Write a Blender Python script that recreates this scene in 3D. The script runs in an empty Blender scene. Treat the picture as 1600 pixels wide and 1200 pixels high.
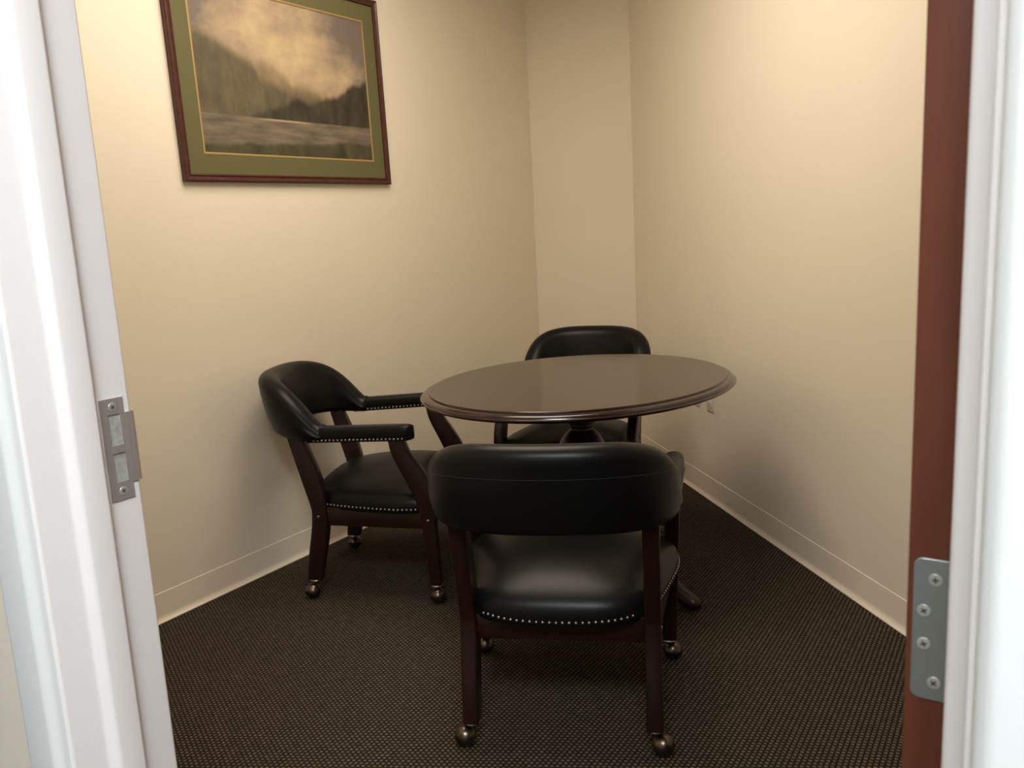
import bpy, bmesh, math, random
from mathutils import Vector, Matrix
random.seed(4)
SC = bpy.context.scene
COL = SC.collection
PI = math.pi

# ------------------------------------------------------------------ helpers
def link(o, parent=None):
    COL.objects.link(o)
    if parent is not None:
        o.parent = parent
    return o

def obj(name, bm, mat, parent=None, smooth=38):
    bmesh.ops.recalc_face_normals(bm, faces=bm.faces[:])
    me = bpy.data.meshes.new(name)
    bm.to_mesh(me); bm.free()
    if smooth:
        for p in me.polygons:
            p.use_smooth = True
        me.set_sharp_from_angle(angle=math.radians(smooth))
    if mat is not None:
        me.materials.append(mat)
    return link(bpy.data.objects.new(name, me), parent)

def thing(name, label, cat, loc=(0, 0, 0), rotz=0.0, group=None):
    o = bpy.data.objects.new(name, None)
    o.empty_display_size = 0.1
    link(o)
    o.location = loc
    o.rotation_euler = (0, 0, rotz)
    o['label'] = label; o['category'] = cat
    if group:
        o['group'] = group
    return o

def struct(o):
    o['kind'] = 'structure'
    return o

def box(bm, c, s, M=None, bevel=0.0, seg=2):
    r = bmesh.ops.create_cube(bm, size=1.0)
    vs = r['verts']
    bmesh.ops.scale(bm, vec=s, verts=vs)
    if bevel:
        es = list({e for v in vs for e in v.link_edges})
        bv = bmesh.ops.bevel(bm, geom=es, offset=bevel, segments=seg, affect='EDGES', profile=0.5)
        vs = list({v for f in bv['faces'] for v in f.verts} | {v for v in vs if v.is_valid})
    bmesh.ops.translate(bm, vec=c, verts=vs)
    if M is not None:
        bmesh.ops.transform(bm, matrix=M, verts=vs)
    return vs

def prism(bm, poly, a0, a1, place, bevel=0.0, seg=2):
    """extrude polygon (p,q) between a0 and a1; place(p,q,a)->xyz"""
    lo = [bm.verts.new(place(p, q, a0)) for p, q in poly]
    hi = [bm.verts.new(place(p, q, a1)) for p, q in poly]
    n = len(poly)
    fs = [bm.faces.new(lo[::-1]), bm.faces.new(hi)]
    for i in range(n):
        fs.append(bm.faces.new((lo[i], lo[(i + 1) % n], hi[(i + 1) % n], hi[i])))
    if bevel:
        es = list({e for f in fs for e in f.edges})
        bmesh.ops.recalc_face_normals(bm, faces=fs)
        bmesh.ops.bevel(bm, geom=es, offset=bevel, segments=seg, affect='EDGES', profile=0.5, clamp_overlap=True)

def lathe(bm, prof, seg=48, M=None):
    rings = []
    for r, z in prof:
        if r < 1e-6:
            rings.append([bm.verts.new((0, 0, z))])
        else:
            rings.append([bm.verts.new((r * math.cos(2 * PI * k / seg), r * math.sin(2 * PI * k / seg), z)) for k in range(seg)])
    for a, b in zip(rings, rings[1:]):
        for k in range(seg):
            k2 = (k + 1) % seg
            if len(a) == 1 and len(b) == 1:
                continue
            if len(a) == 1:
                bm.faces.new((a[0], b[k], b[k2]))
            elif len(b) == 1:
                bm.faces.new((a[k], a[k2], b[0]))
            else:
                bm.faces.new((a[k], a[k2], b[k2], b[k]))
    for rg, fl in ((rings[0], True), (rings[-1], False)):
        if len(rg) > 1:
            bm.faces.new(rg[::-1] if fl else rg)
    if M is not None:
        bmesh.ops.transform(bm, matrix=M, verts=[v for rg in rings for v in rg])

def loft(bm, rings, cap=True, closed=True):
    R = [[bm.verts.new(p) for p in rg] for rg in rings]
    n = len(R[0])
    for a, b in zip(R, R[1:]):
        for k in range(n if closed else n - 1):
            k2 = (k + 1) % n
            bm.faces.new((a[k], a[k2], b[k2], b[k]))
    if cap:
        bm.faces.new(R[0][::-1]); bm.faces.new(R[-1])

def spow(v, e):
    return math.copysign(abs(v) ** e, v)

def align(nrm, up=Vector((0, 0, 1))):
    """matrix whose local z looks along nrm"""
    z = Vector(nrm).normalized()
    if abs(z.dot(up)) > 0.99:
        up = Vector((0, 1, 0))
    x = up.cross(z).normalized()
    y = z.cross(x)
    return Matrix((x, y, z)).transposed().to_4x4()

# ------------------------------------------------------------------ materials
def mat(name, color=(.5, .5, .5), rough=.5, metal=0.0, spec=0.5, coat=0.0, coat_rough=.1):
    m = bpy.data.materials.new(name)
    m.use_nodes = True
    b = m.node_tree.nodes['Principled BSDF']
    b.inputs['Base Color'].default_value = (*color, 1)
    b.inputs['Roughness'].default_value = rough
    b.inputs['Metallic'].default_value = metal
    b.inputs['Specular IOR Level'].default_value = spec
    b.inputs['Coat Weight'].default_value = coat
    b.inputs['Coat Roughness'].default_value = coat_rough
    return m

def N(m, typ, **kw):
    n = m.node_tree.nodes.new(typ)
    for k, v in kw.items():
        setattr(n, k, v)
    return n

def L(m, a, b):
    m.node_tree.links.new(a, b)

def coords(m, scale=(1, 1, 1), rot=(0, 0, 0), loc=(0, 0, 0)):
    tc = N(m, 'ShaderNodeTexCoord'); mp = N(m, 'ShaderNodeMapping')
    mp.inputs['Scale'].default_value = scale
    mp.inputs['Rotation'].default_value = rot
    mp.inputs['Location'].default_value = loc
    L(m, tc.outputs['Object'], mp.inputs['Vector'])
    return mp.outputs['Vector']

def ramp(m, fac, stops):
    r = N(m, 'ShaderNodeValToRGB')
    e = r.color_ramp.elements
    while len(e) < len(stops):
        e.new(0.5)
    for el, (p, c) in zip(e, stops):
        el.position = p; el.color = (*c, 1) if len(c) == 3 else c
    L(m, fac, r.inputs['Fac'])
    return r.outputs['Color']

def noise(m, vec, scale, detail=3, rough=.5):
    n = N(m, 'ShaderNodeTexNoise')
    n.inputs['Scale'].default_value = scale
    n.inputs['Detail'].default_value = detail
    n.inputs['Roughness'].default_value = rough
    L(m, vec, n.inputs['Vector'])
    return n.outputs['Fac']

def bump(m, h, strength, dist):
    b = N(m, 'ShaderNodeBump')
    b.inputs['Strength'].default_value = strength
    b.inputs['Distance'].default_value = dist
    L(m, h, b.inputs['Height'])
    L(m, b.outputs['Normal'], m.node_tree.nodes['Principled BSDF'].inputs['Normal'])

def bsdf(m):
    return m.node_tree.nodes['Principled BSDF']

WALLC = (.80, .735, .625)
m_wall = mat('wall_paint', WALLC, .6, spec=.3)
v = coords(m_wall)
L(m_wall, ramp(m_wall, noise(m_wall, v, 1.2, 2), [(.3, tuple(c * .98 for c in WALLC)), (.7, tuple(min(1, c * 1.02) for c in WALLC))]), bsdf(m_wall).inputs['Base Color'])
bump(m_wall, noise(m_wall, v, 260, 2), .12, .001)

m_hallwall = mat('hall_paint', (.34, .33, .31), .6, spec=.3)
m_ceil = mat('ceiling_tile', (.78, .76, .72), .8, spec=.2)
v = coords(m_ceil)
bump(m_ceil, noise(m_ceil, v, 90, 3), .3, .002)

m_carpet = mat('carpet', (.05, .04, .025), .95, spec=.1)
def carpet():
    m = m_carpet
    AZ = math.radians(32.57)
    # x' along the rows (the left wall's direction)
    v = coords(m, rot=(0, 0, -(PI / 2 - AZ)))
    b = N(m, 'ShaderNodeTexBrick', offset=.5, offset_frequency=2, squash=1.0)
    b.inputs['Scale'].default_value = 1.0
    b.inputs['Brick Width'].default_value = .0125
    b.inputs['Row Height'].default_value = .0125
    b.inputs['Mortar Size'].default_value = .0046
    b.inputs['Mortar Smooth'].default_value = .9
    b.inputs['Bias'].default_value = 0.0
    b.inputs['Color1'].default_value = (.135, .110, .074, 1)
    b.inputs['Color2'].default_value = (.105, .084, .055, 1)
    b.inputs['Mortar'].default_value = (.012, .009, .006, 1)
    L(m, v, b.inputs['Vector'])
    mx = N(m, 'ShaderNodeMix', data_type='RGBA', blend_type='MULTIPLY')
    mx.inputs['Factor'].default_value = .6
    L(m, b.outputs['Color'], mx.inputs['A'])
    L(m, ramp(m, noise(m, v, 55, 3), [(.3, (.55, .55, .55)), (.7, (1.25, 1.22, 1.15))]), mx.inputs['B'])
    L(m, mx.outputs['Result'], bsdf(m).inputs['Base Color'])
    inv = N(m, 'ShaderNodeMath', operation='SUBTRACT')
    inv.inputs[0].default_value = 1.0
    L(m, b.outputs['Fac'], inv.inputs[1])
    bump(m, inv.outputs[0], .8, .004)
carpet()

m_base = mat('rubber_base', (.70, .635, .54), .45, spec=.4)
m_trim = mat('frame_paint', (.80, .765, .76), .38, spec=.45)
m_casing = mat('casing_paint', (.76, .775, .775), .35, spec=.45)

def wood(name, dark, light, rough, coat, stretch, rot=(0, 0, 0), spec=.35):
    m = mat(name, light, rough, coat=coat, coat_rough=.12, spec=spec)
    v = coords(m, scale=stretch, rot=rot)
    f = noise(m, v, 1.0, 5, .6)
    L(m, ramp(m, f, [(.28, dark), (.72, light)]), bsdf(m).inputs['Base Color'])
    return m
m_mahog = wood('mahogany_leg', (.008, .0022, .0018), (.020, .0048, .0038), .36, .15, (60, 60, 8))
m_top = wood('mahogany_table', (.011, .0042, .0032), (.024, .0085, .0062), .2, .22, (40, 6, 40), spec=.4)
m_pict = wood('picture_frame_wood', (.040, .010, .006), (.085, .024, .014), .4, .2, (12, 60, 60))
m_door = wood('cherry_door', (.095, .0290, .0150), (.140, .044, .023), .5, 0, (55, 55, 5), spec=.22)

m_leather = mat('black_leather', (.0042, .0043, .0045), .36, spec=.165)
v = coords(m_leather)
vo = N(m_leather, 'ShaderNodeTexVoronoi'); vo.inputs['Scale'].default_value = 520
L(m_leather, v, vo.inputs['Vector'])
bump(m_leather, vo.outputs['Distance'], .10, .0006)
m_thread = mat('seam_thread', (.022, .022, .022), .7)
m_nail = mat('nailhead_steel', (.30, .28, .25), .38, metal=1)
m_bronze = mat('antique_bronze', (.22, .165, .11), .3, metal=1)
v = coords(m_bronze)
L(m_bronze, ramp(m_bronze, noise(m_bronze, v, 60, 3), [(.3, (.07, .055, .042)), (.7, (.16, .13, .10))]), bsdf(m_bronze).inputs['Base Color'])
m_ball = mat('caster_ball', (.012, .012, .013), .22, spec=.6)
m_ferr = mat('ferrule_steel', (.50, .46, .40), .28, metal=1)
m_steel = mat('brushed_steel', (.5, .47, .45), .5, metal=.75)
v = coords(m_steel, scale=(900, 900, 12))
L(m_steel, ramp(m_steel, noise(m_steel, v, 1, 2), [(.3, (.46, .43, .41)), (.7, (.56, .53, .51))]), bsdf(m_steel).inputs['Base Color'])
m_hinge = mat('zinc_hinge', (.36, .39, .38), .5, metal=.9)
m_screw = mat('screw_steel', (.62, .63, .61), .42, metal=.7)
m_recess = mat('screw_recess', (.03, .03, .03), .6)
m_dust = mat('dust_box_plastic', (.42, .41, .38), .6)
v = coords(m_dust)
L(m_dust, ramp(m_dust, noise(m_dust, v, 120, 3), [(.35, (.27, .265, .245)), (.7, (.40, .39, .36))]), bsdf(m_dust).inputs['Base Color'])
m_plate = mat('outlet_plastic', (.74, .69, .60), .4)
m_slot = mat('outlet_slot', (.03, .03, .03), .6)
m_mat = mat('green_mat_board', (.128, .122, .056), .85, spec=.2)
m_gold = mat('gold_fillet', (.40, .28, .115), .5, metal=.35)

# ------------------------------------------------------------------ camera
F_PX, PITCH, ROLL, CAM_H = 1300.0, math.radians(10.02), math.radians(-2.96), 1.27
fw = Vector((0, math.cos(PITCH), -math.sin(PITCH)))
up0 = Vector((0, math.sin(PITCH), math.cos(PITCH)))
x0 = Vector((1, 0, 0))
cx = x0 * math.cos(ROLL) + up0 * math.sin(ROLL)
cu = -x0 * math.sin(ROLL) + up0 * math.cos(ROLL)
cd = bpy.data.cameras.new('camera')
cam = bpy.data.objects.new('camera', cd)
link(cam)
cd.sensor_fit = 'HORIZONTAL'; cd.sensor_width = 36.0
cd.lens = F_PX / 1600 * 36
cd.clip_start = 0.02
M = Matrix((cx, cu, -fw)).transposed().to_4x4()
M.translation = (0, 0, CAM_H)
cam.matrix_world = M
cd.dof.use_dof = True
cd.dof.focus_distance = 2.4
cd.dof.aperture_fstop = 13
SC.camera = cam

# ------------------------------------------------------------------ room frame: u along the door wall, n into the room
AZ = math.radians(32.57)
U = Vector((math.cos(AZ), -math.sin(AZ), 0))
NN = Vector((math.sin(AZ), math.cos(AZ), 0))
def W(u, n, z=0.0):
    return U * u + NN * n + Vector((0, 0, z))
def un(p):
    p = Vector((p[0], p[1], 0))
    return p.dot(U), p.dot(NN)
CEIL = 2.74
U_L = un((-1.28, 2.748))[0]                       # left wall
C1 = un((.182, 5.040)); C1 = (U_L, C1[1])         # back-left corner
C2 = un((.732, 4.758))                            # back-right corner
RD = Vector((1.182 - .8535, 2.403 - 4.1255)).normalized()
rdu, rdn = un((RD.x, RD.y))
N_IN, N_OUT = .5765, .4666                        # faces of the door wall
tR = (N_IN - C2[1]) / rdn
C3 = (C2[0] + rdu * tR, N_IN)                     # where right wall meets door wall
JU = -.924                                        # left jamb rebate plane
JW = .902                                         # opening
DH = 2.045

def wall(name, pts, z0, z1, m):
    bm = bmesh.new()
    prism(bm, pts, z0, z1, lambda p, q, a: W(p, q, a))
    return struct(obj(name, bm, m, smooth=0))

HN = -1.75
HU0, HU1 = -3.0, 2.9
wall('floor', [(HU0, HN - .1), (HU1, HN - .1), (HU1, 4.7), (HU0, 4.7)], -.08, 0, m_carpet)
wall('ceiling', [(HU0, HN - .1), (HU1, HN - .1), (HU1, 4.7), (HU0, 4.7)], CEIL, CEIL + .06, m_ceil)
wall('wall_left', [(U_L - .12, N_OUT), (U_L, N_OUT), (U_L, C1[1]), (U_L - .12, C1[1])], 0, CEIL, m_wall)
wall('wall_back', [C1, C2, (C2[0] + .06, C2[1] + .13), (C1[0] - .12, C1[1] + .12), (C1[0] - .12, C1[1])], 0, CEIL, m_wall)
rn = Vector((-rdn, rdu)).normalized()             # outward normal of the right wall
if rn.x < 0: rn = -rn
wall('wall_right', [C2, C3, (C3[0] + rn.x * .12, C3[1] + rn.y * .12), (C2[0] + rn.x * .12, C2[1] + rn.y * .12)], 0, CEIL, m_wall)
bm = bmesh.new()
P_ = lambda p, q, a: W(p, q, a)
prism(bm, [(U_L, N_OUT), (JU - .02, N_OUT), (JU - .02, N_IN), (U_L, N_IN)], 0, CEIL, P_)
prism(bm, [(JU + JW + .02, N_OUT), (C3[0] + .2, N_OUT), (C3[0] + .2, N_IN), (JU + JW + .02, N_IN)], 0, CEIL, P_)
prism(bm, [(JU - .02, N_OUT), (JU + JW + .02, N_OUT), (JU + JW + .02, N_IN), (JU - .02, N_IN)], DH + .02, CEIL, P_)
struct(obj('wall_front', bm, m_wall, smooth=0))
wall('wall_hall_back', [(HU0, HN - .1), (HU1, HN - .1), (HU1, HN), (HU0, HN)], 0, CEIL, m_hallwall)
wall('wall_hall_left', [(HU0, HN), (HU0 + .1, HN), (HU0 + .1, N_OUT), (HU0, N_OUT)], 0, CEIL, m_hallwall)
wall('wall_hall_right', [(HU1 - .1, HN), (HU1, HN), (HU1, N_OUT), (HU1 - .1, N_OUT)], 0, CEIL, m_hallwall)

# cove baseboards: profile (distance from wall, height)
BPROF = [(0, 0), (.019, 0), (.019, .0025), (.012, .006), (.0065, .013), (.004, .022), (.0035, .099), (.0025, .1025), (0, .1035)]
def baseboard(name, a, b, side):
    a = Vector(a); b = Vector(b)
    d = (b - a).normalized()
    nr = Vector((-d.y, d.x)) * side
    ln = (b - a).length
    bm = bmesh.new()
    def pl(p, q, s):
        c = a + d * s + nr * p
        return W(c.x, c.y, q)
    prism(bm, BPROF, 0, ln, pl)
    return struct(obj(name, bm, m_base, smooth=30))
baseboard('baseboard_left', (U_L, N_IN), C1, -1)
baseboard('baseboard_back', C1, C2, -1)
baseboard('baseboard_right', C2, C3, -1)
baseboard('baseboard_front', (U_L, N_IN), (JU - .06, N_IN), 1)

# door frame: left / right jamb, head, hall-side casings
S_ = .013
JP = [(-.045, .5765), (-.045, .5865), (0, .5865), (0, .5400), (S_, .5372), (S_, .5050), (0, .4992), (0, .4566), (-.020, .4566), (-.020, .5765)]
CP = [(-.004, .4660), (-.004, .4486), (-.012, .4405), (-.062, .4385), (-.068, .4430), (-.068, .4666)]
def jamb(name, prof, mirror, mm, bev=.0036):
    bm = bmesh.new()
    f = (lambda p, q, a: W(JU + JW - p, q, a)) if mirror else (lambda p, q, a: W(JU + p, q, a))
    n = len(prof)
    prism(bm, prof, 0, DH, f)
    es = [e for e in bm.edges if abs(e.verts[0].co.z - e.verts[1].co.z) > 1]
    bmesh.ops.recalc_face_normals(bm, faces=bm.faces[:])
    bmesh.ops.bevel(bm, geom=es, offset=bev, segments=3, affect='EDGES', profile=.5, clamp_overlap=True)
    return struct(obj(name, bm, mm, smooth=45))
jamb('trim_1', JP, False, m_trim)
jamb('trim_2', JP, True, m_trim)
bm = bmesh.new()
prism(bm, JP, 0, JW, lambda p, q, a: W(JU + a, q, DH - .02 - p))
struct(obj('trim_3', bm, m_trim, smooth=30))
jamb('trim_4', CP, False, m_casing)
jamb('trim_5', CP, True, m_casing)
bm = bmesh.new()
prism(bm, CP, -.068, JW + .068, lambda p, q, a: W(JU + a, q, DH - .004 - p))
struct(obj('trim_6', bm, m_casing, smooth=30))

# ------------------------------------------------------------------ screws and plates
def screw(name, pos, nrm, r, ang, parent, dome=.0006):
    Mx = Matrix.Translation(pos) @ align(nrm) @ Matrix.Rotation(ang, 4, 'Z')
    bm = bmesh.new()
    lathe(bm, [(r, -.0006), (r, .0001), (r * .93, dome), (r * .55, dome * 1.1), (0, dome * 1.1)], 24, Mx)
    s = obj(name, bm, m_screw, parent)
    bm = bmesh.new()
    for k in range(2):
        a = (r * 1.0, r * .22, .0006) if k == 0 else (r * .22, r * 1.0, .0006)
        box(bm, (0, 0, dome + .0001), a, Mx)
    obj('cross_recess', bm, m_recess, s, smooth=0)
    return s

def plate_cells(bm, xs, ys, skip, th, place):
    """flat plate with rectangular holes; place(x,y,t)->xyz"""
    vt = {}
    def vv(i, j, t):
        k = (i, j, t)
        if k not in vt:
            vt[k] = bm.verts.new(place(xs[i], ys[j], th if t else 0))
        return vt[k]
    cells = {(i, j) for i in range(len(xs) - 1) for j in range(len(ys) - 1) if (i, j) not in skip}
    for i, j in cells:
        bm.faces.new((vv(i, j, 1), vv(i + 1, j, 1), vv(i + 1, j + 1, 1), vv(i, j + 1, 1)))
        bm.faces.new((vv(i, j, 0), vv(i, j + 1, 0), vv(i + 1, j + 1, 0), vv(i + 1, j, 0)))
        for (di, dj, a, b) in ((-1, 0, (i, j), (i, j + 1)), (1, 0, (i + 1, j + 1), (i + 1, j)), (0, -1, (i + 1, j), (i, j)), (0, 1, (i, j + 1), (i + 1, j + 1))):
            if (i + di, j + dj) not in cells:
                bm.faces.new((vv(*a, 0), vv(*a, 1), vv(*b, 1), vv(*b, 0)))

# strike plate on the left jamb
st = thing('strike_plate', 'brushed steel strike plate with two latch holes on the white left door jamb', 'strike plate', W(JU, .558, .982))
st_inv = Matrix.Translation(-Vector(st.location))
def SP(n, z, t):
    return W(JU + t, n, z) - Vector(st.location)
Z0, Z1 = .982, 1.106
n0, n1 = .5465, .5765
bm = bmesh.new()
zs = [Z0, Z0 + .0220, Z0 + .0572, Z0 + .0668, Z0 + .1045, Z1]
ns = [n0, n0 + .0090, n0 + .0245, n1]
plate_cells(bm, ns, zs, {(1, 1), (1, 3)}, .0016, SP)
# lip curving over the jamb's room edge
LZ0, LZ1 = 1.0005, 1.0865
lip = [(n1, .0016), (.5820, .0018), (.5868, .0016), (.5898, -.0004), (.5912, -.0034), (.5916, -.0074), (.5902, -.0074), (.5897, -.0037), (.5886, -.0012), (.5862, .0004), (.5820, .0006), (n1, .0000)]
lo = [bm.verts.new(SP(a, LZ0, t)) for a, t in lip]; hi = [bm.verts.new(SP(a, LZ1, t)) for a, t in lip]
for i in range(len(lip)):
    j = (i + 1) % len(lip)
    bm.faces.new((lo[i], lo[j], hi[j], hi[i]))
h = len(lip) // 2
for rg in (lo, hi):
    for i in range(h - 1):
        bm.faces.new((rg[i], rg[i + 1], rg[len(lip) - 2 - i], rg[len(lip) - 1 - i]))
bmesh.ops.remove_doubles(bm, verts=bm.verts[:], dist=1e-5)
obj('plate', bm, m_steel, st, smooth=30)
for a, b in ((1, 2), (3, 4)):
    bm = bmesh.new()
    vs = [bm.verts.new(SP(p, q, .0003)) for p, q in ((ns[1], zs[a]), (ns[2], zs[a]), (ns[2], zs[b]), (ns[1], zs[b]))]
    f = bm.faces.new(vs)
    r = bmesh.ops.extrude_face_region(bm, geom=[f])
    bmesh.ops.translate(bm, vec=U * -.0002, verts=[x for x in r['geom'] if isinstance(x, bmesh.types.BMVert)])
    o = obj('dust_box', bm, m_dust, st, smooth=0)
    o['label'] = 'dull grey dust box showing through the hole'
for z in (Z0 + .0105, Z1 - .0105):
    screw('screw', SP(n0 + .0160, z, .0016), U, .0052, .5, st)

# ------------------------------------------------------------------ door, open into the room
dr = struct(thing('door_1', 'dark red cherry wood door standing open, seen edge on at right', 'door', W(JU + JW, .5895)))
DL = Vector(dr.location)
D0, D1 = JU + .8585, JU + JW - .0005
bm = bmesh.new()
prism(bm, [(D0, .5885), (D1, .5885), (D1, .5885 + .895), (D0, .5885 + .895)], .008, DH - .024, lambda p, q, a: W(p, q, a) - DL, bevel=.0015)
leaf = obj('door_leaf', bm, m_door, dr, smooth=30)
# lever handles near the far edge
for sgn, uu in ((-1, D0), (1, D1)):
    bm = bmesh.new()
    base = W(uu, .5885 + .83, 1.0) - DL
    lathe(bm, [(.030, 0), (.030, .006), (.026, .009), (.011, .010), (.011, .045), (0, .045)], 32, Matrix.Translation(base) @ align(U * sgn))
    c = W(uu + sgn * .045, .5885 + .78, 1.0) - DL
    box(bm, (0, 0, 0), (.012, .115, .018), Matrix.Translation(c) @ Matrix.Rotation(-AZ, 4, 'Z'), bevel=.005)
    obj('door_handle', bm, m_steel, dr)
# hinges on the hinge edge (facing the hall)
def hinge(z0, z1):
    bm = bmesh.new()
    a0, a1 = JU + .8622, JU + .9015
    r = .0055
    poly = []
    for (cxx, czz, s0) in ((a0 + r, z0 + r, PI), (a1, z0, None), (a1, z1, None), (a0 + r, z1 - r, PI / 2)):
        if s0 is None:
            poly.append((cxx, czz))
        elif s0 == PI:
            for k in range(6):
                a = PI + k * PI / 10
                poly.append((cxx + r * math.cos(a), czz + r * math.sin(a)))
        else:
            for k in range(6):
                a = PI / 2 + k * PI / 10
                poly.append((cxx + r * math.cos(a), czz + r * math.sin(a)))
    prism(bm, poly, .5885 - .0008, .5885 + .0015, lambda p, q, a: W(p, a, q) - DL, bevel=.0004, seg=1)
    # knuckle barrel on the room side of the jamb
    Mx = Matrix.Translation(W(JU + JW + .003, .5945, z0) - DL)
    lathe(bm, [(0, -.004), (.004, -.003), (.0062, 0), (.0062, z1 - z0), (.004, z1 - z0 + .003), (0, z1 - z0 + .004)], 20, Mx)
    hg = obj('hinge', bm, m_hinge, dr)
    hg['label'] = 'grey zinc hinge leaf with four cross head screws'
    for uu, f, ang in ((.8747, .86, .1), (.8683, .635, .6), (.8689, .40, .4), (.8759, .13, .9)):
        screw('screw', W(JU + uu + .0008, .5885 - .0008, z0 + f * (z1 - z0)) - DL, -NN, .0043, ang, hg)
hinge(.943, 1.0445)
hinge(.25, .3515)
hinge(1.78, 1.8815)

# ------------------------------------------------------------------ framed landscape on the left wall
pc_s, pc_z = (.296 + 1.406) / 2, 1.9215
pw, ph = 1.106, .790
pu = un((-1.28, 2.748))[1] + pc_s
pic = thing('framed_picture', 'large framed landscape print with green mat and dark red wood frame on the left wall', 'picture', W(U_L, pu, pc_z - ph / 2))
# local axes: x along wall (into the room's depth), y out of the wall (U), z up, small tilt
PM = Matrix((NN, U, Vector((0, 0, 1)))).transposed().to_4x4()
PM = PM @ Matrix.Translation((0, 0, ph / 2)) @ Matrix.Rotation(math.radians(-.85), 4, 'Y')
def ring(bm, w, h, prof, Mx):
    """mitred frame; prof = [(inset from outer edge, depth)] closed loop"""
    R = []
    for sx, sz in ((-1, -1), (1, -1), (1, 1), (-1, 1)):
        R.append([bm.verts.new(Mx @ Vector((sx * (w / 2 - i), d, sz * (h / 2 - i)))) for i, d in prof])
    n = len(prof)
    for a in range(4):
        A, B = R[a], R[(a + 1) % 4]
        for k in range(n):
            k2 = (k + 1) % n
            bm.faces.new((A[k], A[k2], B[k2], B[k]))
bm = bmesh.new()
ring(bm, pw, ph, [(0, .002), (0, .018), (.004, .022), (.009, .0225), (.014, .018), (.019, .017), (.0225, .020), (.027, .018), (.029, .012), (.029, .002)], PM)
obj('frame', bm, m_pict, pic, smooth=25)
bm = bmesh.new()
ring(bm, pw - .052, ph - .052, [(0, .004), (0, .0105), (.0725, .0105), (.0725, .004)], PM)
obj('mat_board', bm, m_mat, pic, smooth=0)
bm = bmesh.new()
ring(bm, pw - .052 - .143, ph - .052 - .143, [(0, .004), (0, .0112), (.003, .0116), (.0075, .0108), (.0075, .004)], PM)
obj('fillet', bm, m_gold, pic, smooth=0)
aw, ah = pw - .052 - .143 - .013, ph - .052 - .143 - .013
bm = bmesh.new()
box(bm, (0, 0, 0), (aw, .004, ah))
art = obj('art_print', bm, None, pic, smooth=0)
art.matrix_local = PM @ Matrix.Translation((0, .0065, 0))

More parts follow.
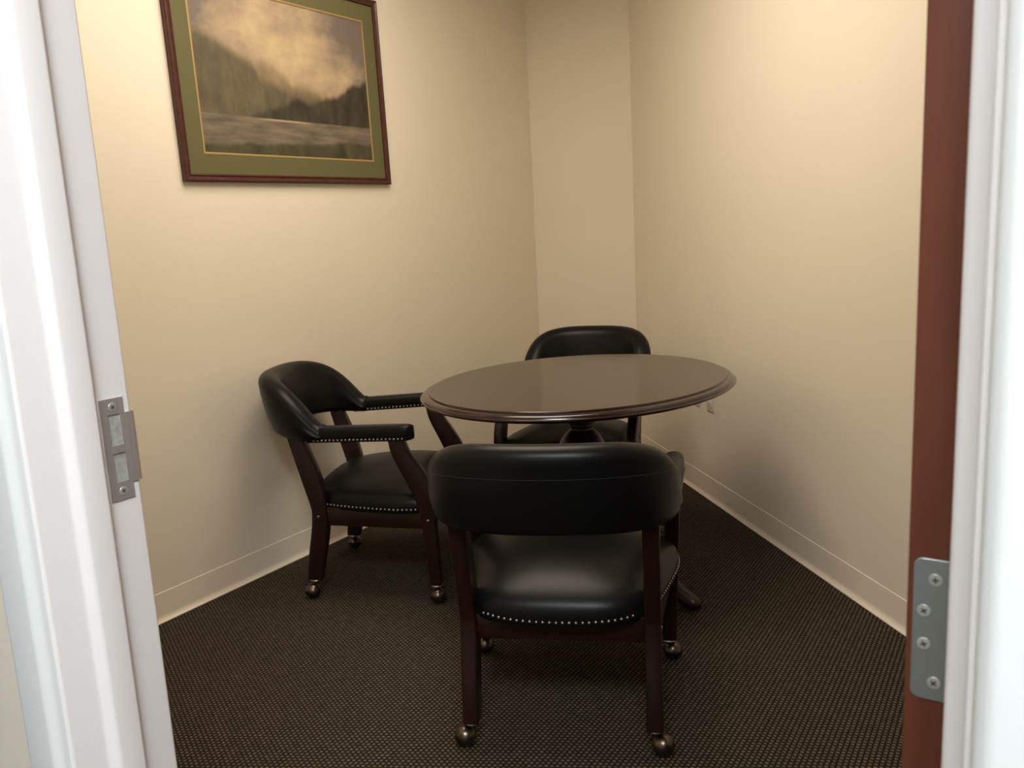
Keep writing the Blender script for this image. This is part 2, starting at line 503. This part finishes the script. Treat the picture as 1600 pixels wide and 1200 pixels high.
m_art = mat('landscape_print', (.3, .25, .2), .55, spec=.3)
def art_mat():
    m = m_art
    tc = N(m, 'ShaderNodeTexCoord')
    sx = N(m, 'ShaderNodeSeparateXYZ')
    L(m, tc.outputs['Object'], sx.inputs[0])
    X, Z = sx.outputs['X'], sx.outputs['Z']
    vec = tc.outputs['Object']
    def mth(op, a, b=None, c=None, clamp=False):
        n = N(m, 'ShaderNodeMath', operation=op, use_clamp=clamp)
        for i, q in enumerate((a, b, c)):
            if q is None: continue
            if isinstance(q, (int, float)): n.inputs[i].default_value = q
            else: L(m, q, n.inputs[i])
        return n.outputs[0]
    def mix(f, a, b):
        n = N(m, 'ShaderNodeMix', data_type='RGBA')
        for s_, q in (('Factor', f), ('A', a), ('B', b)):
            if isinstance(q, (tuple, float)):
                n.inputs[s_].default_value = (*q, 1) if isinstance(q, tuple) else q
            else:
                L(m, q, n.inputs[s_])
        return n.outputs['Result']
    def step(v_, lo, hi):
        n = N(m, 'ShaderNodeMapRange', interpolation_type='SMOOTHSTEP')
        n.inputs['From Min'].default_value = lo; n.inputs['From Max'].default_value = hi
        L(m, v_, n.inputs['Value'])
        return n.outputs['Result']
    # noises
    def nz(scale, det=4, st=(1, 1, 1), off=(0, 0, 0)):
        mp = N(m, 'ShaderNodeMapping')
        mp.inputs['Scale'].default_value = st; mp.inputs['Location'].default_value = off
        L(m, vec, mp.inputs['Vector'])
        return noise(m, mp.outputs['Vector'], scale, det, .55)
    cl = nz(5, 5, (1, 1, 1.5))
    # sky: warm glow against mauve grey cloud
    gx = mth('MULTIPLY', mth('ADD', X, .03), 2.2); gz = mth('MULTIPLY', mth('SUBTRACT', Z, .06), 3.0)
    rad = mth('ADD', mth('MULTIPLY', gx, gx), mth('MULTIPLY', gz, gz))
    glow = mth('ADD', mth('SUBTRACT', 1.0, rad), mth('MULTIPLY', mth('SUBTRACT', cl, .5), 2.4))
    sky = ramp(m, mth('MULTIPLY', glow, .8, clamp=True), [(0, (.17, .135, .115)), (.45, (.36, .275, .185)), (1, (.56, .43, .25))])
    col = sky
    # three soft ranges of rounded hills, far to near
    def layer(col, base, amp, scale, off, cola, colb, soft, slope=0.0):
        nzv = nz(scale, 4, (1, 1, .02), off)
        ht = mth('ADD', mth('ADD', base, mth('MULTIPLY', mth('SUBTRACT', nzv, .5), amp)), mth('MULTIPLY', X, slope))
        msk = step(mth('SUBTRACT', ht, Z), 0.0, soft)
        tex = nz(18, 5, (1, 1, .45), off)
        c = ramp(m, tex, [(.32, cola), (.68, colb)])
        return mix(msk, col, c)
    col = layer(col, .045, .30, 2.6, (3, 0, 1), (.20, .150, .090), (.29, .215, .125), .05, -.22)
    col = layer(col, -.015, .34, 3.0, (8, 0, 2), (.085, .070, .044), (.15, .12, .072), .05, -.42)
    col = layer(col, -.075, .16, 4.2, (1, 0, 7), (.028, .026, .017), (.065, .056, .034), .03, .26)
    # lake
    wtx = nz(7, 3, (1, 1, 6))
    lake = ramp(m, wtx, [(.3, (.10, .082, .060)), (.7, (.22, .175, .125))])
    wedge = step(mth('SUBTRACT', -.150, Z), 0.0, .006)
    col = mix(wedge, col, lake)
    shine = mth('MULTIPLY', step(mth('ABSOLUTE', mth('ADD', Z, .157)), .006, .001), step(mth('ABSOLUTE', mth('ADD', X, .04)), .17, .05))
    col = mix(mth('MULTIPLY', shine, .7), col, (.48, .38, .25))
    # reedy bank in front
    col = layer(col, -.232, .09, 5.0, (5, 0, 4), (.034, .034, .020), (.095, .088, .044), .02, .04)
    L(m, col, bsdf(m).inputs['Base Color'])
art_mat()
art.data.materials.append(m_art)

# ------------------------------------------------------------------ outlet plates on the right wall
RW0 = Vector((1.182, 2.403, 0)); RWD = Vector((.8535 - 1.182, 4.1255 - 2.403, 0)).normalized()
RWN = Vector((-RWD.y, RWD.x, 0))                  # towards the room
if RWN.x > 0: RWN = -RWN
def outlet(name, s, z0, label):
    pos = RW0 + RWD * s
    t = thing(name, label, 'wall outlet', (pos.x, pos.y, z0), group='outlet plates low on the right wall')
    Mx = Matrix((RWD, RWN, Vector((0, 0, 1)))).transposed().to_4x4()
    bm = bmesh.new()
    box(bm, (0, .003, .057), (.070, .0055, .114), Mx, bevel=.002)
    obj('cover_plate', bm, m_plate, t)
    for dz in (.037, .077):
        bm = bmesh.new()
        box(bm, (0, .0062, dz), (.032, .002, .027), Mx, bevel=.0009)
        rc = obj('receptacle', bm, m_plate, t)
        bm = bmesh.new()
        for dx in (-.006, .006):
            box(bm, (dx, .0073, dz + .003), (.002, .0006, .008), Mx)
        obj('slots', bm, m_slot, rc, smooth=0)
outlet('wall_outlet', 1.405, .424, 'white outlet plate low on the right wall, the one nearer the doorway')
outlet('wall_outlet', 1.556, .424, 'white outlet plate on the right wall, the one nearer the far corner')

# ------------------------------------------------------------------ round pedestal table
TC = (.245, 2.96); TR = .578; TZ = .757
tb = thing('pedestal_table', 'dark mahogany pedestal table with moulded edge amid the chairs', 'table', (TC[0], TC[1], 0))
bm = bmesh.new()
lathe(bm, [(0, TZ - .034), (TR - .07, TZ - .034), (TR - .020, TZ - .034), (TR - .012, TZ - .0315), (TR - .010, TZ - .0285), (TR - .003, TZ - .0265), (TR, TZ - .0235), (TR - .0005, TZ - .0205),
           (TR - .005, TZ - .0190), (TR - .0060, TZ - .0165), (TR - .0075, TZ - .0135), (TR - .0105, TZ - .0105), (TR - .0150, TZ - .0082), (TR - .0210, TZ - .0068), (TR - .0280, TZ - .0062), (TR - .0300, TZ - .0056),
           (TR - .0310, TZ - .0016), (TR - .0340, TZ), (0, TZ)], 160)
# slightly longer than wide, long axis along the left wall
for v_ in bm.verts:
    r_ = math.hypot(v_.co.x, v_.co.y)
    if r_ > .3:
        p_ = math.atan2(v_.co.y, v_.co.x)
        ra, rb = .622, .536
        re_ = ra * rb / math.hypot(rb * math.cos(p_), ra * math.sin(p_))
        r2 = re_ - (TR - r_)
        v_.co.x, v_.co.y = r2 * math.cos(p_), r2 * math.sin(p_)
bmesh.ops.rotate(bm, cent=(0, 0, 0), matrix=Matrix.Rotation(.948, 3, 'Z'), verts=bm.verts[:])
obj('tabletop', bm, m_top, tb, smooth=24)
bm = bmesh.new()
lathe(bm, [(0, TZ - .0345), (.16, TZ - .0345), (.16, TZ - .056), (.15, TZ - .062), (0, TZ - .062)], 64)
obj('mounting_plate', bm, m_mahog, tb, smooth=24)
bm = bmesh.new()
zt = TZ - .062
lathe(bm, [(0, zt), (.066, zt), (.070, zt - .008), (.070, zt - .020), (.062, zt - .028), (.058, zt - .034), (.062, zt - .042), (.062, zt - .052), (.056, zt - .060), (.053, zt - .066), (.057, zt - .074), (.0575, zt - .092), (.055, zt - .100), (.048, zt - .104), (.048, zt - .110), (.044, zt - .114),
           (.040, zt - .120), (.041, zt - .126), (.054, zt - .138), (.068, zt - .152), (.080, zt - .172), (.089, zt - .200), (.092, zt - .225), (.088, zt - .26), (.076, zt - .30), (.060, zt - .34), (.048, zt - .37), (.052, zt - .38), (.060, zt - .392), (.060, zt - .405), (.072, zt - .412),
           (.078, zt - .43), (.078, zt - .56), (.070, zt - .585), (.045, zt - .60), (0, zt - .605)], 56)
obj('column', bm, m_mahog, tb, smooth=24)
leg_path = [(.050, .205), (.12, .215), (.20, .195), (.29, .140), (.36, .085), (.42, .050), (.460, .034), (.486, .030), (.502, .029)]
leg_r = [(.030, .052), (.030, .050), (.029, .046), (.027, .040), (.026, .035), (.027, .031), (.028, .029), (.023, .024), (.009, .010)]
a0 = math.atan2(2.60 - TC[1], .581 - TC[0])
for k in range(4):
    a = a0 + k * PI / 2
    ca, sa = math.cos(a), math.sin(a)
    rings = []
    for i, ((r, z), (hw, hh)) in enumerate(zip(leg_path, leg_r)):
        p, q = leg_path[max(i - 1, 0)], leg_path[min(i + 1, len(leg_path) - 1)]
        tr, tz = q[0] - p[0], q[1] - p[1]
        l_ = math.hypot(tr, tz); tr /= l_; tz /= l_
        rg = []
        for j in range(16):
            th = 2 * PI * j / 16
            w_ = hw * math.cos(th); h_ = hh * math.sin(th)
            rr, zz = r - tz * h_, z + tr * h_
            rg.append((rr * ca - w_ * sa, rr * sa + w_ * ca, max(zz, .001)))
        rings.append(rg)
    bm = bmesh.new()
    loft(bm, rings)
    obj('leg', bm, m_mahog, tb, smooth=50)

# ------------------------------------------------------------------ chairs
YO = .245
def nail(bm, p, nrm, r=.0043):
    Mx = Matrix.Translation(p) @ align(nrm)
    lathe(bm, [(r, 0), (r * .86, r * .40), (r * .5, r * .72), (0, r * .85)], 8, Mx)

def welt(bm, path, closed):
    rows = []
    for p, nr in path:
        rows.append([bm.verts.new(p + nr * o + Vector((0, 0, z))) for o, z in ((-.002, -.0052), (.0007, -.0052), (.0007, .0052), (-.002, .0052))])
    n = len(rows)
    for i in range(n if closed else n - 1):
        a, b = rows[i], rows[(i + 1) % n]
        for k in range(4):
            f = bm.faces.new((a[k], a[(k + 1) % 4], b[(k + 1) % 4], b[k]))
            f.material_index = 1
    if not closed:
        for r in (rows[0], rows[-1]):
            f = bm.faces.new(r); f.material_index = 1

def densify(pts, k=5):
    """Catmull-Rom through points"""
    out = []
    n = len(pts)
    for i in range(n - 1):
        p0, p1, p2, p3 = pts[max(i - 1, 0)], pts[i], pts[i + 1], pts[min(i + 2, n - 1)]
        for j in range(k):
            t = j / k
            out.append(tuple(.5 * ((2 * b) + (-a + c) * t + (2 * a - 5 * b + 4 * c - d) * t * t + (-a + 3 * b - 3 * c + d) * t ** 3) for a, b, c, d in zip(p0, p1, p2, p3)))
    out.append(pts[-1])
    return out

REAR_B = densify([(-.034, .069), (-.024, .15), (-.004, .25), (.004, .31), (.002, .35), (-.026, .46), (-.060, .60), (-.066, .625)])
REAR_F = densify([(.020, .069), (.037, .15), (.058, .25), (.062, .31), (.058, .39), (.036, .49), (-.003, .595), (-.012, .625)])
FRONT_F = densify([(.476, .069), (.474, .20), (.472, .31), (.476, .385), (.466, .440), (.432, .50), (.396, .557), (.381, .605), (.379, .617)])
FRONT_R = densify([(.436, .069), (.430, .17), (.421, .297), (.414, .355), (.402, .400), (.374, .465), (.338, .545), (.327, .597), (.326, .617)])

def leg_mesh(B, Fr, xb, xt, hw):
    """ladder-built leg: side outline B/Fr at x centre running xb (foot) to xt (top)"""
    bm = bmesh.new()
    n = min(len(B), len(Fr))
    rings = []
    bv = .005
    for i in range(n):
        (b, zb), (f, zf) = B[i], Fr[i]
        t = ((zb + zf) / 2 - .054) / (.617 - .054)
        xc = xb + (xt - xb) * t
        yb, yf = b - YO, f - YO
        def P(x, y, z): return (xc + x, y, z)
        lz = lambda s: zb + (zf - zb) * s
        e = bv / max(yf - yb, .02)
        rg = []
        for (x, s) in ((-hw + bv, 0), (hw - bv, 0), (hw - bv * .3, e * .3), (hw, e), (hw, 1 - e), (hw - bv * .3, 1 - e * .3), (hw - bv, 1), (-hw + bv, 1), (-hw + bv * .3, 1 - e * .3), (-hw, 1 - e), (-hw, e), (-hw + bv * .3, e * .3)):
            rg.append(P(x, yb + (yf - yb) * s, lz(s)))
        rings.append(rg)
    loft(bm, rings)
    return bm

XR, XF = .229, .277        # leg centre lines, rear and front

# backrest plan curve
BW, BD, BY, BNE = .270, .212, -.173, 2.4
def back_curve(a):
    x = BW * spow(math.sin(a), 2 / BNE); y = BY - BD * abs(math.cos(a)) ** (2 / BNE)
    return Vector((x, y, 0))
def back_normal(a):
    e = .01
    d = back_curve(min(a + e, PI / 2)) - back_curve(max(a - e, -PI / 2))
    d.normalize()
    return Vector((d.y, -d.x, 0))
def back_low(a):
    return .594 + .018 * math.cos(a)
def back_top(a):
    t = abs(a) / (PI / 2)
    return .656 + .173 * (1 - t ** 3.2)
HT, RB = .042, .026
def stadium(zt, zb):
    out = []
    for k in range(13):
        a = PI * k / 12
        out.append((HT * math.cos(a), zt - HT + HT * math.sin(a)))
    m0, m1 = zt - HT, zb + RB
    for k in range(1, 5):
        f = k / 5
        out.append((-HT - .005 * math.sin(PI * f), m0 + (m1 - m0) * f))
    for k in range(7):
        a = PI + PI / 2 * k / 6
        out.append((-HT + RB + RB * math.cos(a), zb + RB + RB * math.sin(a)))
    for k in range(7):
        a = 1.5 * PI + PI / 2 * k / 6
        out.append((HT - RB + RB * math.cos(a), zb + RB + RB * math.sin(a)))
    for k in range(1, 5):
        f = k / 5
        out.append((HT + .005 * math.sin(PI * f), m1 + (m0 - m1) * f))
    return out
def back_section(a, scale=1.0, n=28):
    p, nr = back_curve(a), back_normal(a)
    zt = back_top(a); BZ0 = back_low(a)
    zc = (BZ0 + zt) / 2
    lean = .20 * (1 - (abs(a) / (PI / 2)) ** 2) + .03
    pts = []
    for o, z in stadium(zt, BZ0):
        z = zc + (z - zc) * (.80 + .20 * scale)
        q = p + nr * (o * scale + lean * (z - BZ0) - .012)
        pts.append((q.x, q.y, z))
    return pts

def back_outer(a, z):
    p, nr = back_curve(a), back_normal(a)
    zt = back_top(a); BZ0 = back_low(a); zc = (BZ0 + zt) / 2
    f = (z - BZ0 - RB) / (zt - HT - BZ0 - RB)
    o = HT + .0054 * math.sin(PI * max(0, min(1, f)))
    if z > zt - HT: o = math.sqrt(max(0, HT * HT - (z - zt + HT) ** 2)) + .0004
    lean = .20 * (1 - (abs(a) / (PI / 2)) ** 2) + .03
    q = p + nr * (o + lean * (z - BZ0) - .012)
    return Vector((q.x, q.y, z)), nr

# seat cushion outline
SZ0, SH = .338, .122
def seat_pt(th, ph):
    c, s = math.cos(th), math.sin(th)
    k = abs(math.cos(ph)) ** .42
    y = spow(s, .40) * k
    x = spow(c, .40) * k
    yy = .001 + .262 * y
    if y < 0: yy -= .012 * (1 - min(1, abs(x)) ** 2) * abs(y)
    q_ = .08 - yy
    w = .306 - .26 * (.5 * (q_ + math.sqrt(q_ * q_ + .0025)) - .01)
    return Vector((w * x, yy, SZ0 + .080 * math.sin(ph) ** .55 + .044 * (1 - x * x) * (1 - y * y) * math.sin(ph)))

def make_chair(name, label):
    t = thing(name, label, 'chair', group='rolling captain chairs around the table')
    # seat
    bm = bmesh.new()
    nt, nph = 96, 18
    rings = []
    for i in range(nph):
        ph = (i / nph) ** 1.4 * PI / 2
        rings.append([seat_pt(2 * PI * j / nt, ph) for j in range(nt)])
    rings.insert(0, [Vector((p.x * .96, p.y * .96, SZ0 - .004)) for p in rings[0]])
    R = [[bm.verts.new(p) for p in rg] for rg in rings]
    for a, b in zip(R, R[1:]):
        for k in range(nt):
            bm.faces.new((a[k], a[(k + 1) % nt], b[(k + 1) % nt], b[k]))
    bm.faces.new(R[0][::-1])
    top = bm.verts.new((0, .001, SZ0 + .124))
    for k in range(nt):
        bm.faces.new((R[-1][k], R[-1][(k + 1) % nt], top))
    seat = obj('seat', bm, m_leather, t, smooth=80)
    bm = bmesh.new()
    # leather welt with nailheads along the lower edge
    loop = []
    for i in range(180):
        b = seat_pt(2 * PI * i / 180, .012); a = seat_pt(2 * PI * (i + .5) / 180, .012)
        c = seat_pt(2 * PI * (i - .5) / 180, .012)
        d = a - c; nr = Vector((d.y, -d.x, 0)).normalized()
        if nr.dot(Vector((b.x, b.y, 0))) < 0: nr = -nr
        loop.append((Vector((b.x, b.y, (.356 - .010 * (1 - (b.x / .2) ** 2)) if b.y < -.24 and abs(b.x) < .2 else .352)), nr))
    welt(bm, loop, True)
    M_ = 4000
    pts = [seat_pt(2 * PI * (i + .5) / M_ + PI * 1.25, .012) for i in range(M_)]
    acc = 0
    for i in range(M_):
        a, b = pts[i], pts[(i + 1) % M_]
        l_ = (b - a).length
        k_ = max(1, int(l_ / .001))
        d = (b - a)
        if l_ < 1e-7: continue
        nr = Vector((d.y, -d.x, 0)).normalized()
        if nr.dot(Vector((b.x, b.y, 0))) < 0: nr = -nr
        for q in range(k_):
            acc += l_ / k_
            if acc < .0155: continue
            acc = 0
            c = a + d * ((q + 1) / k_)
            if (abs(abs(c.x) - XR) < .035 and c.y < -.19) or (abs(abs(c.x) - XF) < .05 and .16 < c.y < .235): continue
            z = (.356 - .010 * (1 - (c.x / .2) ** 2)) if c.y < -.24 and abs(c.x) < .2 else .352
            nail(bm, Vector((c.x, c.y, z)) + nr * .0005, nr)
    obj('nailhead_trim', bm, m_nail, seat, smooth=60).data.materials.append(m_leather)
    # backrest
    bm = bmesh.new()
    rings = []
    na = 64
    caps = [math.cos(math.radians(q)) for q in (84, 72, 58, 43, 28, 14)]
    for sc in caps:
        rings.append((-PI / 2, sc))
    for i in range(na + 1):
        rings.append((-PI / 2 + PI * i / na, 1.0))
    for sc in caps[::-1]:
        rings.append((PI / 2, sc))
    secs = []
    for a, sc in rings:
        sec = back_section(a, sc)
        if sc < 1:                           # rounded end roll
            dy = .022 * math.sqrt(1 - sc * sc)
            sec = [(x, y + dy, z) for x, y, z in sec]
        secs.append(sec)
    loft(bm, secs)
    back = obj('backrest', bm, m_leather, t, smooth=80)
    # stitched seam along the outside
    bm = bmesh.new()
    ns_ = 150
    for i in range(ns_):
        a = -1.05 + 2.10 * i / ns_
        p, nr = back_outer(a, .758 - .02 * (abs(a) / 1.05) ** 3)
        p2, _ = back_outer(a + .6 * 2.10 / ns_, .758 - .02 * (abs(a) / 1.05) ** 3)
        c = (p + p2) / 2; d = (p2 - p)
        Mx = Matrix.Translation(c) @ Matrix.Rotation(math.atan2(d.y, d.x), 4, 'Z')
        box(bm, (0, 0, 0), (max(d.length, .001), .0014, .0012), Mx)
    obj('stitched_seam', bm, m_thread, back, smooth=0)
    # arm pads
    for s in (1, -1):
        A = Vector((s * .260, -.215, .620)); B = Vector((s * .300, .170, .630))
        bm = bmesh.new()
        d = (B - A); ln = d.length; d.normalize()
        side = Vector((d.y, -d.x, 0)).normalized() * 1
        secs = []
        K = 24
        for i in range(K + 1):
            f = i / K
            # rounded front end
            dist = (1 - f) * ln
            rr = .030
            sc = 1.0 if dist > rr else math.sqrt(max(.02, 1 - ((rr - dist) / rr) ** 2))
            sc = max(sc, .35)
            c = A + d * (f * ln)
            hw, hh = .0285 * (.9 + .1 * sc) * (sc ** .6), .0285 * (.75 + .25 * sc)
            rg = []
            for j in range(24):
                th = 2 * PI * j / 24
                cw = spow(math.cos(th), .62); sh_ = spow(math.sin(th), .62 if math.sin(th) > 0 else .35)
                q = c + side * (hw * cw) + Vector((0, 0, hh * sh_))
                rg.append(q)
            secs.append(rg)
        loft(bm, secs)
        arm = obj('armrest', bm, m_leather, t, smooth=80)
        bm = bmesh.new()
        k_ = int(ln / .0145)
        dz = Vector((0, 0, -.0170))
        wp = [(A + d * (ln * .08 + ln * .82 * i / 10) + side * .0286 + dz, side.copy()) for i in range(11)]
        for i in range(-4, 5):
            an = i * PI / 9
            wp.append((B + d * (-.022 + .024 * math.cos(an)) - side * (.0270 * math.sin(an)) + dz, (d * math.cos(an) - side * math.sin(an)).normalized()))
        wp += [(A + d * (ln * .90 - ln * .82 * i / 10) - side * .0286 + dz, -side) for i in range(11)]
        welt(bm, wp, False)
        for sd in (1, -1):
            for i in range(2, k_):
                c = A + d * (ln * i / k_)
                if i / k_ * ln > ln - .02: continue
                nail(bm, c + side * (sd * .0290) + Vector((0, 0, -.0175)), side * sd, .0040)
        for i in range(-2, 3):
            c = B + side * (i * .0085) + d * (-.0035 - .0022 * i * i * .8)
            nail(bm, c + Vector((0, 0, -.0150)) + d * .003, (d + side * i * .25), .0040)
        obj('nailhead_trim', bm, m_nail, arm, smooth=60).data.materials.append(m_leather)
    # legs, bolts, casters
    for s in (1, -1):
        for (B_, F_, xb, xt, front) in ((REAR_B, REAR_F, XR, XR, False), (FRONT_F, FRONT_R, XF, XF + .016, True)):
            lg = obj('leg', leg_mesh(F_, B_, s * xb, s * xt, .0205) if front else leg_mesh(B_, F_, s * xb, s * xt, .0205), m_mahog, t, smooth=50)
            bm = bmesh.new()
            by = (.447 if front else .030) - YO
            xo = s * (xb + .0205 + (.0076 if front else 0))
            lathe(bm, [(.0055, 0), (.0050, .0018), (.0025, .0030), (0, .0032)], 16, Matrix.Translation((xo, by, .312)) @ align((s, 0, 0)))
            obj('bolt_cap', bm, m_nail, lg)
            # caster: hooded twin ball on a swivel stem
            cy = (.456 if front else -.009) - YO
            ang = random.uniform(-.5, .5)
            off = Vector((s * .0190 * math.cos(ang), -.006 + .010 * math.sin(ang), 0)) if not front else Vector((s * .009, .004, 0))
            bc = Vector((s * xb, cy, .0272)) + off
            bm = bmesh.new()
            prof = [(0, .0285)] + [(.0285 * math.cos(e), .0285 * math.sin(e)) for e in [math.radians(q) for q in (75, 60, 45, 30, 15, 2, -8)]] + [(.0268, -.004), (0, -.002)]
            lathe(bm, [(max(r, 0), z) for r, z in prof], 28, Matrix.Translation(bc) @ Matrix.Rotation(s * .35, 4, 'Y'))
            lathe(bm, [(.0080, .030), (.0080, .064)], 12, Matrix.Translation((s * xb, cy, 0)))
            cs = obj('caster', bm, m_bronze, t)
            bm = bmesh.new()
            bmesh.ops.create_uvsphere(bm, u_segments=24, v_segments=16, radius=.0270, matrix=Matrix.Translation(bc))
            obj('ball', bm, m_ball, cs)
            bm = bmesh.new()
            lathe(bm, [(.0120, .0615), (.0205, .0625), (.0218, .0650), (.0205, .0680), (.0120, .0700)], 24, Matrix.Translation((s * xb, cy, 0)))
            obj('ferrule', bm, m_ferr, cs)
    # seat rails
    for s in (1, -1):
        bm = bmesh.new()
        a, b = Vector((s * XR, .045 - YO, .308)), Vector((s * XF, .430 - YO, .312))
        d = b - a
        Mx = Matrix.Translation((a + b) / 2) @ Matrix.Rotation(math.atan2(d.y, d.x) - PI / 2, 4, 'Z')
        box(bm, (0, 0, 0), (.026, d.length, .068), Mx, bevel=.003)
        obj('seat_rail', bm, m_mahog, t)
    bm = bmesh.new(); box(bm, (0, .030 - YO, .310), (XR * 2 - .03, .026, .066), bevel=.003); obj('seat_rail', bm, m_mahog, t)
    bm = bmesh.new(); box(bm, (0, .447 - YO, .310), (XF * 2 - .03, .026, .066), bevel=.003); obj('seat_rail', bm, m_mahog, t)
    return t

def dup(root, label):
    r = root.copy(); COL.objects.link(r)
    r['label'] = label
    for ch in list(root.children):
        c = ch.copy(); COL.objects.link(c); c.parent = r
        for g in list(ch.children):
            e = g.copy(); COL.objects.link(e); e.parent = c
    return r

chair = make_chair('captain_chair', 'black leather captain chair in the foreground, its back to the doorway')
chair_l = dup(chair, 'black leather captain chair by the left wall, seen from its side under the picture')
chair_b = dup(chair, 'black leather captain chair behind the table, mostly hidden in the far corner')
def place(o, x, y, az):
    o.location = (x, y, 0)
    o.rotation_euler = (0, 0, -math.radians(az))
place(chair, .123, 2.149, 9.4)
place(chair_l, -.477, 3.10, 97.5)
place(chair_b, .272, 3.60, 199)

# ------------------------------------------------------------------ lamps: flat ceiling panels
def panel(name, u, n, wu, wn, strength, col, label):
    t = thing(name, label, 'ceiling light', W(u, n, CEIL), -AZ)
    bm = bmesh.new()
    ring(bm, wu + .05, wn + .05, [(0, 0), (0, -.018), (.025, -.018), (.025, 0)], Matrix.Rotation(0, 4, 'X') @ Matrix(((1, 0, 0, 0), (0, 0, 1, 0), (0, 1, 0, 0), (0, 0, 0, 1))))
    obj('frame', bm, m_casing, t, smooth=0)
    bm = bmesh.new()
    box(bm, (0, 0, -.008), (wu, wn, .012))
    e = mat(name + '_glow', (.9, .9, .9), .6)
    bsdf(e).inputs['Emission Color'].default_value = (*col, 1)
    bsdf(e).inputs['Emission Strength'].default_value = strength
    obj('diffuser', bm, e, t, smooth=0)
ROOM_S, HALL_S = 9.7, 47.0
panel('ceiling_light', -1.50, 2.1, 1.2, 1.2, ROOM_S, (1.0, .87, .70), 'flat warm white ceiling light panel inside the room')
panel('ceiling_light', JU + 1.15, -.50, 1.2, .6, HALL_S, (.93, .98, 1.0), 'flat cool white ceiling light panel in the hall outside the door')

# ------------------------------------------------------------------ world and view
wd = bpy.data.worlds.new('world'); SC.world = wd
wd.use_nodes = True
wd.node_tree.nodes['Background'].inputs[0].default_value = (.05, .05, .05, 1)
wd.node_tree.nodes['Background'].inputs[1].default_value = .2
vs_ = SC.view_settings
vs_.view_transform = 'Standard'; vs_.look = 'None'; vs_.gamma = 1.0; vs_.use_curve_mapping = False
vs_.exposure = 0.0
SC.cycles.max_bounces = 10
SC.cycles.diffuse_bounces = 6
